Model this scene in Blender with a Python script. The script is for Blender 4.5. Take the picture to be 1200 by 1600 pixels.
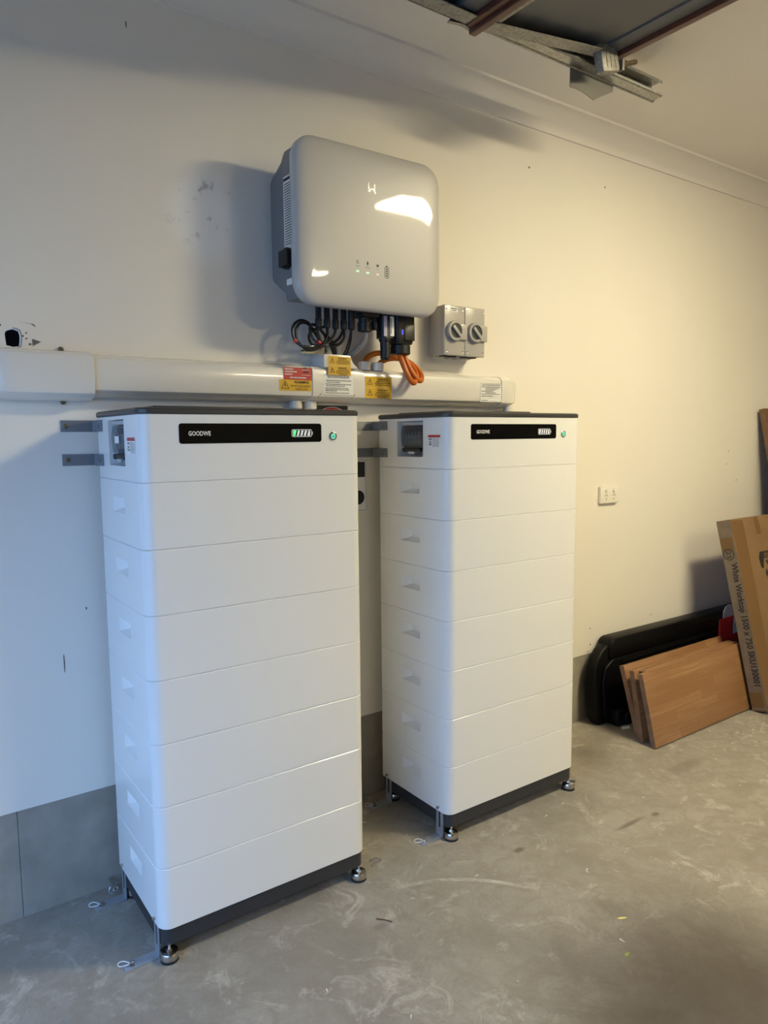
import bpy, bmesh, math, random
from mathutils import Vector, Matrix
random.seed(7)
S = bpy.context.scene
for o in list(bpy.data.objects): bpy.data.objects.remove(o)
COL = S.collection

# ------------------------------------------------------------------ camera
yaw, pitch, roll = 0.6181, 0.1047, -0.0093
fw = Vector((math.sin(yaw)*math.cos(pitch), math.cos(yaw)*math.cos(pitch), -math.sin(pitch)))
rt0 = Vector((math.cos(yaw), -math.sin(yaw), 0)); up0 = rt0.cross(fw)
rt = rt0*math.cos(roll) + up0*math.sin(roll); up = -rt0*math.sin(roll) + up0*math.cos(roll)
cd = bpy.data.cameras.new('camera'); cam = bpy.data.objects.new('camera', cd); COL.objects.link(cam)
cd.sensor_fit = 'VERTICAL'; cd.sensor_height = 36; cd.lens = 1135.99/1600*36
cd.clip_start = 0.05
M = Matrix.Identity(4)
for i in range(3): M[i][0], M[i][1], M[i][2] = rt[i], up[i], -fw[i]
M.translation = Vector((-0.5896, -2.3899, 1.4868)); cam.matrix_world = M
S.camera = cam

# ------------------------------------------------------------------ world, exposure
SKY = 4.8
LAMP = 136.0
w = bpy.data.worlds.new('sky'); S.world = w; w.use_nodes = True
bg = w.node_tree.nodes['Background']; bg.inputs[1].default_value = SKY
_t = w.node_tree.nodes.new('ShaderNodeTexCoord'); _s = w.node_tree.nodes.new('ShaderNodeSeparateXYZ'); _r = w.node_tree.nodes.new('ShaderNodeValToRGB')
w.node_tree.links.new(_t.outputs['Generated'], _s.inputs[0]); w.node_tree.links.new(_s.outputs[2], _r.inputs[0]); w.node_tree.links.new(_r.outputs[0], bg.inputs[0])
_r.color_ramp.elements[0].position = 0; _r.color_ramp.elements[0].color = (0.19, 0.335, 0.60, 1)      # overcast: dim horizon, bright zenith
_r.color_ramp.elements[1].position = 1; _r.color_ramp.elements[1].color = (0.46, 0.83, 1.56, 1)
S.view_settings.view_transform = 'Standard'; S.view_settings.look = 'None'
S.view_settings.gamma = 1; S.view_settings.use_curve_mapping = False
S.view_settings.exposure = 0.0

# ------------------------------------------------------------------ materials
def mat(name, col, rough=.5, metal=0, emit=None, es=1, alpha=None, coat=0, noise=None, bump=None, trans=0, spec=None):
    m = bpy.data.materials.new(name); m.use_nodes = True; nt = m.node_tree; b = nt.nodes['Principled BSDF']
    b.inputs['Base Color'].default_value = (*col, 1); b.inputs['Roughness'].default_value = rough; b.inputs['Metallic'].default_value = metal
    if spec is not None: b.inputs['Specular IOR Level'].default_value = spec
    if emit: b.inputs['Emission Color'].default_value = (*emit, 1); b.inputs['Emission Strength'].default_value = es
    if alpha is not None: b.inputs['Alpha'].default_value = alpha
    if coat: b.inputs['Coat Weight'].default_value = coat; b.inputs['Coat Roughness'].default_value = .04
    if trans: b.inputs['Transmission Weight'].default_value = trans
    if noise or bump:
        tc = nt.nodes.new('ShaderNodeTexCoord')
    if noise:                       # (scale, second colour, lo, hi)
        n = nt.nodes.new('ShaderNodeTexNoise'); n.inputs['Scale'].default_value = noise[0]; n.inputs['Detail'].default_value = 6
        r = nt.nodes.new('ShaderNodeValToRGB'); r.color_ramp.elements[0].position = noise[2]; r.color_ramp.elements[1].position = noise[3]
        r.color_ramp.elements[0].color = (*col, 1); r.color_ramp.elements[1].color = (*noise[1], 1)
        nt.links.new(tc.outputs['Object'], n.inputs['Vector']); nt.links.new(n.outputs['Fac'], r.inputs[0]); nt.links.new(r.outputs[0], b.inputs['Base Color'])
    if bump:                        # (scale, strength)
        n = nt.nodes.new('ShaderNodeTexNoise'); n.inputs['Scale'].default_value = bump[0]; n.inputs['Detail'].default_value = 4
        bp = nt.nodes.new('ShaderNodeBump'); bp.inputs['Strength'].default_value = bump[1]; bp.inputs['Distance'].default_value = .004
        nt.links.new(tc.outputs['Object'], n.inputs['Vector']); nt.links.new(n.outputs['Fac'], bp.inputs['Height']); nt.links.new(bp.outputs[0], b.inputs['Normal'])
    return m

class NT:                           # small node helper for the richer materials
    def __init__(s, m): s.t = m.node_tree; s.b = s.t.nodes['Principled BSDF']
    def n(s, kind, **kw):
        x = s.t.nodes.new(kind)
        for k, v in kw.items():
            if k in x.inputs: x.inputs[k].default_value = v
            else: setattr(x, k, v)
        return x
    def l(s, a, b): s.t.links.new(a, b)
    def ramp(s, fac, stops):
        r = s.n('ShaderNodeValToRGB'); e = r.color_ramp.elements
        while len(e) < len(stops): e.new(.5)
        for k, (p, c) in enumerate(stops): e[k].position = p; e[k].color = (*c, 1) if len(c) == 3 else c
        s.l(fac, r.inputs[0]); return r.outputs[0]
    def mix(s, fac, a, b, mode='MIX'):
        x = s.n('ShaderNodeMix', data_type='RGBA', blend_type=mode)
        if isinstance(fac, (int, float)): x.inputs[0].default_value = fac
        else: s.l(fac, x.inputs[0])
        for v, k in ((a, 6), (b, 7)):
            if isinstance(v, tuple): x.inputs[k].default_value = (*v, 1)
            else: s.l(v, x.inputs[k])
        return x.outputs[2]
    def math(s, op, a, b=0):
        x = s.n('ShaderNodeMath', operation=op)
        for v, k in ((a, 0), (b, 1)):
            if isinstance(v, (int, float)): x.inputs[k].default_value = v
            else: s.l(v, x.inputs[k])
        return x.outputs[0]

def spot(h, P, cx, cy, cz, rx, ry, rz, soft=.5):      # mask of a soft-edged patch at a place on the surface
    mp = h.n('ShaderNodeMapping'); mp.vector_type = 'TEXTURE'
    mp.inputs['Location'].default_value = (cx, cy, cz); mp.inputs['Scale'].default_value = (rx, ry, rz)
    h.l(P, mp.inputs['Vector']); ln = h.n('ShaderNodeVectorMath', operation='LENGTH'); h.l(mp.outputs[0], ln.inputs[0])
    r = h.n('ShaderNodeMapRange'); r.inputs['From Min'].default_value = 1; r.inputs['From Max'].default_value = 1-soft
    r.interpolation_type = 'SMOOTHSTEP'; h.l(ln.outputs['Value'], r.inputs['Value']); return r.outputs[0]

# painted plasterboard with a scuffed, patched area
WALLC = (.80, .765, .70)
mWall = mat('painted_plasterboard', WALLC, .55); h = NT(mWall)
tc = h.n('ShaderNodeTexCoord'); P = tc.outputs['Object']
n1 = h.n('ShaderNodeTexNoise', Scale=1.6, Detail=3.0); h.l(P, n1.inputs['Vector'])
c = h.mix(h.ramp(n1.outputs['Fac'], [(.35, (0, 0, 0)), (.7, (1, 1, 1))]), WALLC, (.79, .75, .685))
n2 = h.n('ShaderNodeTexNoise', Scale=17.0, Detail=8.0, Roughness=.65); h.l(P, n2.inputs['Vector'])
pt = spot(h, P, .385, 0, 2.22, .16, .2, .2, .55)
c = h.mix(h.math('MULTIPLY', pt, .7), c, (.90, .90, .90))
mk = h.math('MULTIPLY', h.ramp(n2.outputs['Fac'], [(.56, (0, 0, 0)), (.64, (1, 1, 1))]), spot(h, P, .37, 0, 2.26, .17, .2, .17, .8))
c = h.mix(mk, c, (.44, .435, .43))
h.l(c, h.b.inputs['Base Color'])
n3 = h.n('ShaderNodeTexNoise', Scale=240.0, Detail=2.0); h.l(P, n3.inputs['Vector'])
bp = h.n('ShaderNodeBump', Strength=.08, Distance=.002); h.l(n3.outputs['Fac'], bp.inputs['Height']); h.l(bp.outputs[0], h.b.inputs['Normal'])
mCeil = mat('ceiling_paint', (.82, .785, .73), .7)
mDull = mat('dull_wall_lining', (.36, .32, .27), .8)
mCornice = mat('cornice_paint', (.80, .77, .72), .5)

# worn concrete slab
mFloor = mat('worn_concrete', (.4, .38, .35), .6); h = NT(mFloor)
tc = h.n('ShaderNodeTexCoord'); P = tc.outputs['Object']
a = h.n('ShaderNodeTexNoise', Scale=2.2, Detail=8.0, Roughness=.62, Distortion=.6); h.l(P, a.inputs['Vector'])
base = h.ramp(a.outputs['Fac'], [(.3, (.20, .180, .153)), (.5, (.293, .269, .233)), (.72, (.37, .345, .302))])
b2 = h.n('ShaderNodeTexNoise', Scale=11.0, Detail=9.0, Roughness=.7, Distortion=1.2); h.l(P, b2.inputs['Vector'])
base = h.mix(h.math('MULTIPLY', h.ramp(b2.outputs['Fac'], [(.44, (0, 0, 0)), (.60, (1, 1, 1))]), .6), base, (.235, .205, .17))
b3 = h.n('ShaderNodeTexNoise', Scale=7.0, Detail=10.0, Roughness=.75, Distortion=1.0); h.l(P, b3.inputs['Vector'])
base = h.mix(h.math('MULTIPLY', h.ramp(b3.outputs['Fac'], [(.54, (0, 0, 0)), (.66, (1, 1, 1))]), .6), base, (.54, .505, .45))
b4 = h.n('ShaderNodeTexNoise', Scale=85.0, Detail=4.0); h.l(P, b4.inputs['Vector'])
base = h.mix(h.math('MULTIPLY', h.ramp(b4.outputs['Fac'], [(.5, (0, 0, 0)), (.75, (1, 1, 1))]), .35), base, (.2, .18, .16))
oil = h.math('MULTIPLY', spot(h, P, 1.12, -1.44, 0, .66, .56, 1, .8), h.ramp(a.outputs['Fac'], [(.25, (1, 1, 1)), (.75, (.7, .7, .7))]))
base = h.mix(h.math('MULTIPLY', oil, 1.0), base, (.060, .047, .036))
for (cx, cy, rx, ry, k) in ((1.70, -.775, .12, .016, .7), (1.84, -.79, .03, .018, .8), (1.231, -.649, .035, .02, .8), (.62, -.69, .10, .02, .3), (1.23, -1.05, .05, .10, .3), (2.3, -.62, .22, .05, .35), (2.05, -.3, .16, .16, .35)):
    base = h.mix(h.math('MULTIPLY', spot(h, P, cx, cy, 0, rx, ry, 1, .8), k), base, (.10, .08, .06))
# pale arc scraped by something swinging
mp = h.n('ShaderNodeMapping'); mp.vector_type = 'TEXTURE'; mp.inputs['Location'].default_value = (.62, -1.10, 0); h.l(P, mp.inputs['Vector'])
ln = h.n('ShaderNodeVectorMath', operation='LENGTH'); h.l(mp.outputs[0], ln.inputs[0])
arc = h.math('COMPARE', ln.outputs['Value'], .55); arc.node.inputs[2].default_value = .009
arc = h.math('MULTIPLY', h.math('MULTIPLY', arc, spot(h, P, .95, -.66, 0, .34, .22, 1, .6)), h.ramp(b2.outputs['Fac'], [(.4, (0, 0, 0)), (.6, (1, 1, 1))]))
base = h.mix(h.math('MULTIPLY', arc, .6), base, (.62, .60, .56))
h.l(base, h.b.inputs['Base Color'])
bp = h.n('ShaderNodeBump', Strength=.35, Distance=.004); h.l(b2.outputs['Fac'], bp.inputs['Height']); h.l(bp.outputs[0], h.b.inputs['Normal'])
h.l(h.ramp(b3.outputs['Fac'], [(.3, (.48, .48, .48)), (.7, (.72, .72, .72))]), h.b.inputs['Roughness'])

mSlab = mat('grey_slab_edge', (.27, .25, .215), .7, noise=(9, (.345, .32, .275), .35, .65), bump=(40, .3))
mWhite = mat('white_powdercoat', (.80, .80, .785), .28, coat=.25)
mPlastW = mat('white_duct_plastic', (.76, .735, .68), .25, coat=.3)
mInv = mat('inverter_cover_gloss', (.53, .52, .505), .42, coat=.9)
mInvB = mat('inverter_grey_body', (.20, .205, .215), .5)
mDark = mat('charcoal_metal', (.028, .030, .036), .42)
mCap = mat('charcoal_cap', (.045, .045, .045), .35)
mBlackGl = mat('black_glass', (.003, .003, .003), .08, spec=.12)
mBlack = mat('black_plastic', (.010, .010, .011), .42)
mLiner = mat('black_liner_plastic', (.0025, .0025, .003), .4, spec=.18)
mBlackC = mat('black_cable_sheath', (.012, .012, .013), .4)
mOrange = mat('orange_cable_sheath', (.60, .145, .012), .4)
mGreyC = mat('grey_cable_sheath', (.22, .22, .23), .4)
mGalv = mat('galvanised_steel', (.40, .40, .38), .42, .85, noise=(60, (.26, .26, .25), .35, .7))
mGalvD = mat('dull_galvanised_steel', (.34, .33, .30), .55, .5, noise=(90, (.20, .19, .17), .4, .7))
mBrk = mat('grey_bracket_steel', (.23, .25, .28), .42, .55)
mZinc = mat('zinc_bracket_steel', (.40, .43, .48), .35, .6)
mChrome = mat('stainless_steel', (.55, .53, .50), .2, 1)
mBright = mat('bright_zinc', (.75, .77, .78), .16, 1)
mBrown = mat('brown_door_edge', (.10, .035, .022), .45)
mDoor = mat('door_inner_skin', (.115, .12, .13), .55, .2)
mScrew = mat('dark_brass_screw', (.22, .18, .12), .35, .8)
mIso = mat('isolator_grey_plastic', (.46, .44, .41), .25, coat=.2)
mIsoD = mat('isolator_dark_knob', (.055, .052, .05), .35)
mIsoH = mat('isolator_grey_handle', (.40, .39, .37), .4)
mSock = mat('outlet_white', (.80, .77, .70), .35)
mRed = mat('label_red', (.50, .035, .035), .4)
mYel = mat('label_yellow', (.70, .42, .015), .4)
mPaper = mat('label_white', (.86, .86, .84), .45)
mInk = mat('print_black', (.012, .012, .012), .5)
mInkG = mat('print_grey', (.22, .22, .22), .5)
mInkW = mat('print_white', (.75, .75, .74), .5)
mLogo = mat('logo_painted_glint', (.92, .91, .88), .15, .25)  # white stands in for chrome catching the lamp, reflection put into the colour
mGreen = mat('green_led', (.05, .4, .1), .4, emit=(.12, 1.0, .25), es=1.1)
mGreenL = mat('pale_green_led', (.3, .6, .3), .4, emit=(.55, 1.0, .65), es=.9)
mTeal = mat('teal_led', (.05, .4, .3), .4, emit=(.10, .95, .55), es=.9)
mWhiteL = mat('white_led', (.6, .6, .6), .4, emit=(.9, .95, 1.0), es=.3)
mBlueL = mat('blue_led', (.02, .02, .4), .4, emit=(.05, .08, 1.0), es=.9)
mSmoke = mat('smoked_cover', (.10, .11, .12), .10, alpha=.38)
mPanelG = mat('recess_grey', (.42, .44, .46), .45)
mBreak = mat('breaker_grey', (.48, .48, .48), .5)
mBox = mat('breaker_box_grey', (.075, .078, .082), .5)
mCard = mat('cardboard', (.20, .118, .050), .8, noise=(7, (.175, .100, .041), .35, .7))
mTape = mat('brown_parcel_tape', (.165, .088, .030), .3)
mTapeC = mat('clear_tape_on_card', (.165, .122, .083), .3, noise=(14, (.205, .152, .105), .4, .65))
mPlank = mat('brown_board', (.16, .085, .04), .5, noise=(4, (.10, .05, .022), .35, .7))
mHole = mat('hole_painted_shade', (.004, .003, .003), .9, spec=0)  # near-black backing of the wall hole, the cavity's shade put into its colour
mCore = mat('plaster_core', (.34, .32, .31), .9)
mRedBag = mat('red_packet_film', (.58, .025, .03), .25)
mCrump = mat('white_paper', (.72, .73, .75), .7)
mLeafY = mat('yellow_leaf', (.75, .65, .25), .6)
mLeafG = mat('green_leaf', (.22, .30, .06), .6)
mTwig = mat('brown_twig', (.10, .035, .02), .7)
mLampB = mat('lamp_body', (.8, .8, .78), .5)
mLamp = mat('lamp_diffuser', (.9, .88, .8), .5, emit=(1.0, .86, .54), es=LAMP)
mRubber = mat('black_rubber', (.012, .012, .012), .7)
mRedCirc = mat('sign_red', (.42, .02, .02), .45)
mSignB = mat('sign_blue_line', (.05, .06, .25), .5)

# laminated timber (finger-jointed staves)
def wood(name, seed):
    m = mat(name, (.4, .2, .08), .42); h = NT(m)
    tc = h.n('ShaderNodeTexCoord'); mp = h.n('ShaderNodeMapping'); h.l(tc.outputs['Object'], mp.inputs['Vector'])
    mp.inputs['Location'].default_value = (seed*1.37, seed*.51, seed*.013)
    sx = h.n('ShaderNodeSeparateXYZ'); h.l(mp.outputs[0], sx.inputs[0]); cx = h.n('ShaderNodeCombineXYZ')
    h.l(sx.outputs[0], cx.inputs[0]); h.l(sx.outputs[2], cx.inputs[1])
    br = h.n('ShaderNodeTexBrick'); br.offset = .37; br.inputs['Scale'].default_value = 1; br.inputs['Brick Width'].default_value = .36
    br.inputs['Row Height'].default_value = .045; br.inputs['Mortar Size'].default_value = .0004; br.inputs['Bias'].default_value = 0
    br.inputs['Color1'].default_value = (.355, .205, .10, 1); br.inputs['Color2'].default_value = (.265, .138, .060, 1); br.inputs['Mortar'].default_value = (.26, .11, .04, 1)
    h.l(cx.outputs[0], br.inputs['Vector'])
    m2 = h.n('ShaderNodeMapping'); m2.inputs['Scale'].default_value = (3, 60, 70); h.l(tc.outputs['Object'], m2.inputs['Vector'])
    g = h.n('ShaderNodeTexNoise', Scale=1.0, Detail=6.0, Distortion=.8); h.l(m2.outputs[0], g.inputs['Vector'])
    c = h.mix(h.ramp(g.outputs['Fac'], [(.38, (0, 0, 0)), (.62, (.75, .75, .75))]), br.outputs['Color'], (.24, .115, .045))
    h.l(c, h.b.inputs['Base Color']); return m
mWood = [wood('laminated_timber_%s' % k, i) for i, k in enumerate(('back', 'middle', 'inner', 'front'))]
mWoodEnd = mat('timber_end_grain', (.25, .145, .085), .6, noise=(28, (.16, .085, .048), .35, .7))

# ------------------------------------------------------------------ mesh helpers
def wpos(o):
    v = Vector((0, 0, 0))
    while o: v += o.location; o = o.parent
    return v
class MB:
    def __init__(s): s.b = bmesh.new()
    def box(s, x0, x1, y0, y1, z0, z1, bev=0, seg=2, R=None):
        r = bmesh.ops.create_cube(s.b, size=1); vs = r['verts']
        for v in vs: v.co = Vector(((x0+x1)/2+v.co.x*(x1-x0), (y0+y1)/2+v.co.y*(y1-y0), (z0+z1)/2+v.co.z*(z1-z0)))
        if bev:
            es = list({e for v in vs for e in v.link_edges})
            rr = bmesh.ops.bevel(s.b, geom=es, offset=bev, segments=seg, affect='EDGES', profile=.5)
            vs = [v for v in rr['verts']]
        if R: bmesh.ops.transform(s.b, matrix=R, verts=list({v for v in vs}))
        return s
    def quad(s, *p): s.b.faces.new([s.b.verts.new(q) for q in p]); return s
    def prism(s, pts, d, bev=0):           # pts: 3-D polygon, d: extrusion vector
        d = Vector(d); n = len(pts); a = [s.b.verts.new(Vector(p)) for p in pts]; c = [s.b.verts.new(Vector(p)+d) for p in pts]
        fs = [s.b.faces.new(a), s.b.faces.new(c[::-1])]
        for i in range(n): fs.append(s.b.faces.new((a[i], c[i], c[(i+1) % n], a[(i+1) % n])))
        if bev:
            es = list({e for f in fs for e in f.edges}); bmesh.ops.bevel(s.b, geom=es, offset=bev, segments=2, affect='EDGES', profile=.5)
        return s
    def loft(s, rings, caps=(True, True), skip=None):
        R = [[s.b.verts.new(Vector(p)) for p in r] for r in rings]
        for k in range(len(R)-1):
            n = len(R[k])
            for i in range(n):
                if skip and (k, i) in skip: continue
                j = (i+1) % n; s.b.faces.new((R[k][i], R[k][j], R[k+1][j], R[k+1][i]))
        if caps[0]: s.b.faces.new(R[0])
        if caps[1]: s.b.faces.new(R[-1][::-1])
        return R
    def lathe(s, c, prof, seg=24, axis='z'):   # prof: (radius, height) list
        rings = []
        for r, hgt in prof:
            ring = []
            for i in range(seg):
                a = 2*math.pi*i/seg; u, v = r*math.cos(a), r*math.sin(a)
                p = {'z': (u, v, hgt), 'y': (u, hgt, v), 'x': (hgt, u, v)}[axis]
                ring.append(Vector(c)+Vector(p))
            rings.append(ring)
        s.loft(rings); return s
    def cyl(s, c, r, h, seg=20, axis='z', bev=0):
        pr = [(r, 0), (r, h)] if not bev else [(r-bev, 0), (r, bev), (r, h-bev), (r-bev, h)]
        return s.lathe(c, pr, seg, axis)
    def tube(s, pts, r, seg=10, sub=6, closed=False):
        P = [Vector(p) for p in pts]; Q = []
        if sub > 1:
            for i in range(len(P)-1):
                p0, p1, p2, p3 = P[max(i-1, 0)], P[i], P[i+1], P[min(i+2, len(P)-1)]
                for k in range(sub):
                    t = k/sub; Q.append(.5*((2*p1)+(p2-p0)*t+(2*p0-5*p1+4*p2-p3)*t*t+(3*p1-p0-3*p2+p3)*t**3))
            Q.append(P[-1])
        else: Q = P
        rings = []; nrm = None
        for i, q in enumerate(Q):
            t = (Q[min(i+1, len(Q)-1)]-Q[max(i-1, 0)]).normalized()
            if nrm is None: nrm = t.orthogonal().normalized()
            else: nrm = (nrm-t*nrm.dot(t)).normalized()
            bn = t.cross(nrm)
            rings.append([q+(nrm*math.cos(2*math.pi*k/seg)+bn*math.sin(2*math.pi*k/seg))*r for k in range(seg)])
        s.loft(rings); return s
    def build(s, name, m, parent=None, at=None, smooth=True, ang=32, normals=True):
        if normals: bmesh.ops.recalc_face_normals(s.b, faces=s.b.faces[:])
        me = bpy.data.meshes.new(name); o = bpy.data.objects.new(name, me)
        org = wpos(parent) if parent else Vector(at or (0, 0, 0))
        for v in s.b.verts: v.co -= org
        s.b.to_mesh(me); s.b.free(); me.materials.append(m)
        if smooth:
            me.polygons.foreach_set('use_smooth', [True]*len(me.polygons)); me.set_sharp_from_angle(angle=math.radians(ang))
        COL.objects.link(o)
        if parent: o.parent = parent
        else: o.location = org
        return o
def empty(name, loc, label, cat, group=None):
    o = bpy.data.objects.new(name, None); COL.objects.link(o); o.location = loc; o.empty_display_size = .05
    return tag(o, label, cat, group)
def tag(o, label, cat=None, group=None):
    o['label'] = label
    if cat: o['category'] = cat
    if group: o['group'] = group
    return o
def struct(o, label=None):
    o['kind'] = 'structure'
    if label: o['label'] = label
    return o
def rr(x0, x1, y0, y1, r, seg=6):          # rounded rectangle, 2-D, counter-clockwise
    out = []
    for cx, cy, a0 in ((x1-r, y1-r, 0), (x0+r, y1-r, 90), (x0+r, y0+r, 180), (x1-r, y0+r, 270)):
        for k in range(seg+1):
            a = math.radians(a0+90*k/seg); out.append((cx+r*math.cos(a), cy+r*math.sin(a)))
    return out
def plate(mb, x0, x1, z0, z1, r, yb, yf, e=.001, seg=5):   # rounded plate facing -y
    mb.loft([[(x, yb, z) for x, z in rr(x0, x1, z0, z1, r, seg)], [(x, yf+e, z) for x, z in rr(x0, x1, z0, z1, r, seg)],
             [(x, yf, z) for x, z in rr(x0+e, x1-e, z0+e, z1-e, max(r-e, .0003), seg)]]); return mb
X, Y, Z = Vector((1, 0, 0)), Vector((0, 1, 0)), Vector((0, 0, 1))
def text(body, o, u, v, m, parent, height=None, width=None, name='lettering', thick=.0004, align='l', bold=0):
    # o: lower-left (or centre) of the line, u: reading direction, v: up direction of the letters
    cu = bpy.data.curves.new('t', 'FONT'); cu.body = body; cu.size = 1; cu.resolution_u = 2; cu.offset = bold
    t = bpy.data.objects.new('t', cu); COL.objects.link(t)
    dg = bpy.context.evaluated_depsgraph_get(); me = bpy.data.meshes.new_from_object(t.evaluated_get(dg))
    bpy.data.objects.remove(t)
    xs = [p.co.x for p in me.vertices]; x0, x1 = min(xs), max(xs)
    sy = (height or .01)/.72; sx = sy if not width else width/(x1-x0)
    if height is None: sy = sx
    u, v = Vector(u), Vector(v); nrm = u.cross(v); org = wpos(parent)
    off = {'l': 0, 'c': -.5*(x1-x0)*sx, 'r': -(x1-x0)*sx}[align]
    for p in me.vertices:
        q = Vector(o)+u*((p.co.x-x0)*sx+off)+v*(p.co.y*sy)+nrm*thick; p.co = q-org
    me.materials.append(m); me.name = name
    ob = bpy.data.objects.new(name, me); COL.objects.link(ob); ob.parent = parent; return ob
def bars(mb, o, u, v, rows, hgt, n=None, seed=0):   # rows of small unreadable print: (y, x0, x1)
    rnd = random.Random(seed); u, v = Vector(u), Vector(v); n = u.cross(v)*.0005; o = Vector(o)
    for (yy, a, b) in rows:
        x = a
        while x < b:
            wd = min(rnd.uniform(.0025, .007), b-x); p = o+u*x+v*yy+n
            mb.quad(p, p+u*wd, p+u*wd+v*hgt, p+v*hgt); x += wd+.0012
    return mb
def tri_sign(mb, c, u, v, s, n):            # warning triangle outline with a bolt
    u, v, n = Vector(u), Vector(v), Vector(n)*.0006; c = Vector(c)+n
    def ring(k): return [c+u*(-s*k)+v*(-s*.6*k), c+u*(s*k)+v*(-s*.6*k), c+v*(s*1.15*k)]
    A, B = ring(1), ring(.78)
    for i in range(3): j = (i+1) % 3; mb.quad(A[i], A[j], B[j], B[i])
    z = [(-.05, .55), (.16, .55), (.05, .15), (.2, .15), (-.02, -.42), (.03, 0), (-.16, 0)]
    mb.b.faces.new([mb.b.verts.new(c+u*(s*a)+v*(s*b)) for a, b in z]); return mb

# ------------------------------------------------------------------ room shell
ZC = 2.946; XL, XR, YF = -1.5, 5.6, -5.6
mb = MB(); mb.box(XL-6.5, XR+.2, YF-.2, .2, -.12, 0); struct(mb.build('floor', mFloor, smooth=False), 'worn grey concrete garage floor')
mb = MB(); mb.box(XL-.2, XR+.2, YF-.2, .2, ZC, ZC+.1); struct(mb.build('ceiling', mCeil, smooth=False), 'flat painted garage ceiling')
# back wall plasterboard with a real hole through it
zs = .349; hx, hz, hr = -.214, 1.781, .026
mb = MB(); B = mb.b; N = 16
rnd = random.Random(3)
ring = []
for k in range(N):
    a = 2*math.pi*k/N; c_, s_ = math.cos(a), math.sin(a)
    q = max(abs(c_), abs(s_))**-.45; r = hr*q*rnd.uniform(.93, 1.05)
    ring.append((hx+r*c_*.82, hz+r*s_))
sq = []
for k in range(N):
    a = 2*math.pi*k/N; c_, s_ = math.cos(a), math.sin(a); q = .12/max(abs(c_), abs(s_)); sq.append((hx+q*c_, hz+q*s_))
f = [B.verts.new((x, 0, z)) for x, z in ring]; g = [B.verts.new((x, 0, z)) for x, z in sq]; bk = [B.verts.new((x*.97+hx*.03, .012, z*.97+hz*.03)) for x, z in ring]
for k in range(N):
    j = (k+1) % N; B.faces.new((f[k], f[j], g[j], g[k])); B.faces.new((f[j], f[k], bk[k], bk[j]))
hx0, hx1, hz0, hz1 = hx-.12, hx+.12, hz-.12, hz+.12
def wq(x0, x1, z0, z1): mb.quad((x0, 0, z0), (x1, 0, z0), (x1, 0, z1), (x0, 0, z1))
wq(XL, hx0, zs, ZC); wq(hx1, XR, zs, ZC); wq(hx0, hx1, zs, hz0); wq(hx0, hx1, hz1, ZC)
mb.quad((XL, 0, zs), (XL, .013, zs), (XR, .013, zs), (XR, 0, zs))
wall = struct(mb.build('wall_back', mWall, smooth=False, normals=False), 'off-white plasterboard wall behind the cabinets')
mb = MB()
for k in range(N):
    j = (k+1) % N; c1 = [(ring[i][0], -.0006, ring[i][1]) for i in (k, j)]
    c2 = [(hx+(ring[i][0]-hx)*1.22, -.0006, hz+(ring[i][1]-hz)*1.16) for i in (k, j)]
    if k in (13, 14, 15, 0, 1, 2, 3): mb.quad(c1[0], c1[1], c2[1], c2[0])
mb.build('torn_hole_edge', mCore, wall, smooth=False)
mb = MB(); mb.box(hx-.1, hx+.1, .06, .07, hz-.1, hz+.1); mb.build('wall_cavity', mHole, wall)
mb = MB()
def chip(x, z, a, b, rot=0, n=7, jag=.3):
    pts = []
    for k in range(n):
        t = 2*math.pi*k/n; r = 1-jag*rnd.random(); u, v = a*r*math.cos(t), b*r*math.sin(t)
        pts.append((x+u*math.cos(rot)-v*math.sin(rot), -.0008, z+u*math.sin(rot)+v*math.cos(rot)))
    mb.b.faces.new([mb.b.verts.new(p) for p in pts])
for a in ((-.187, 1.788, .004, .004), (-.178, 1.797, .003, .004), (-.178, 1.781, .005, .003, .6), (-.17, 1.765, .005, .004), (-.245, 1.815, .003, .004), (-.252, 1.788, .003, .004)): chip(*a)
for a in ((.154, 2.751, .003, .013), (-.125, .79, .002, .04), (-.051, .952, .003, .006), (1.925, 2.677, .009, .005, .4), (2.457, 2.688, .007, .004, .6), (3.674, 1.374, .004, .008), (3.659, 1.297, .007, .004, .5),
          (3.775, 1.195, .005, .006), (2.415, .481, .005, .005), (2.418, .396, .006, .006), (2.939, .476, .005, .005), (1.335, 1.735, .003, .004), (2.4, .36, .007, .003)): chip(*a)
mb.b.faces.new([mb.b.verts.new(p) for p in ((-.163, -.0008, 1.781), (-.162, -.0008, 1.760), (-.138, -.0008, 1.774))])
mb.quad((-.2, -.0008, 1.829), (-.155, -.0008, 1.824), (-.150, -.0008, 1.815), (-.165, -.0008, 1.824))
o = mb.build('wall_chips', mat('chipped_plaster', (.16, .145, .13), .9), wall, smooth=False, normals=False); o['kind'] = 'stuff'
# concrete slab edge below the plasterboard, in panels with open joints
st = bpy.data.objects.new('baseboard_back', None); COL.objects.link(st); struct(st, 'grey upstand strip along the wall foot')
xs = [XL, -.283, 2.117, 4.517, XR]
for a, b_ in zip(xs[:-1], xs[1:]):
    mb = MB(); mb.box(a+.0007, b_-.0007, .004, .06, 0, zs-.001, .0006, 1); mb.build('panel', mSlab, st)
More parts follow.
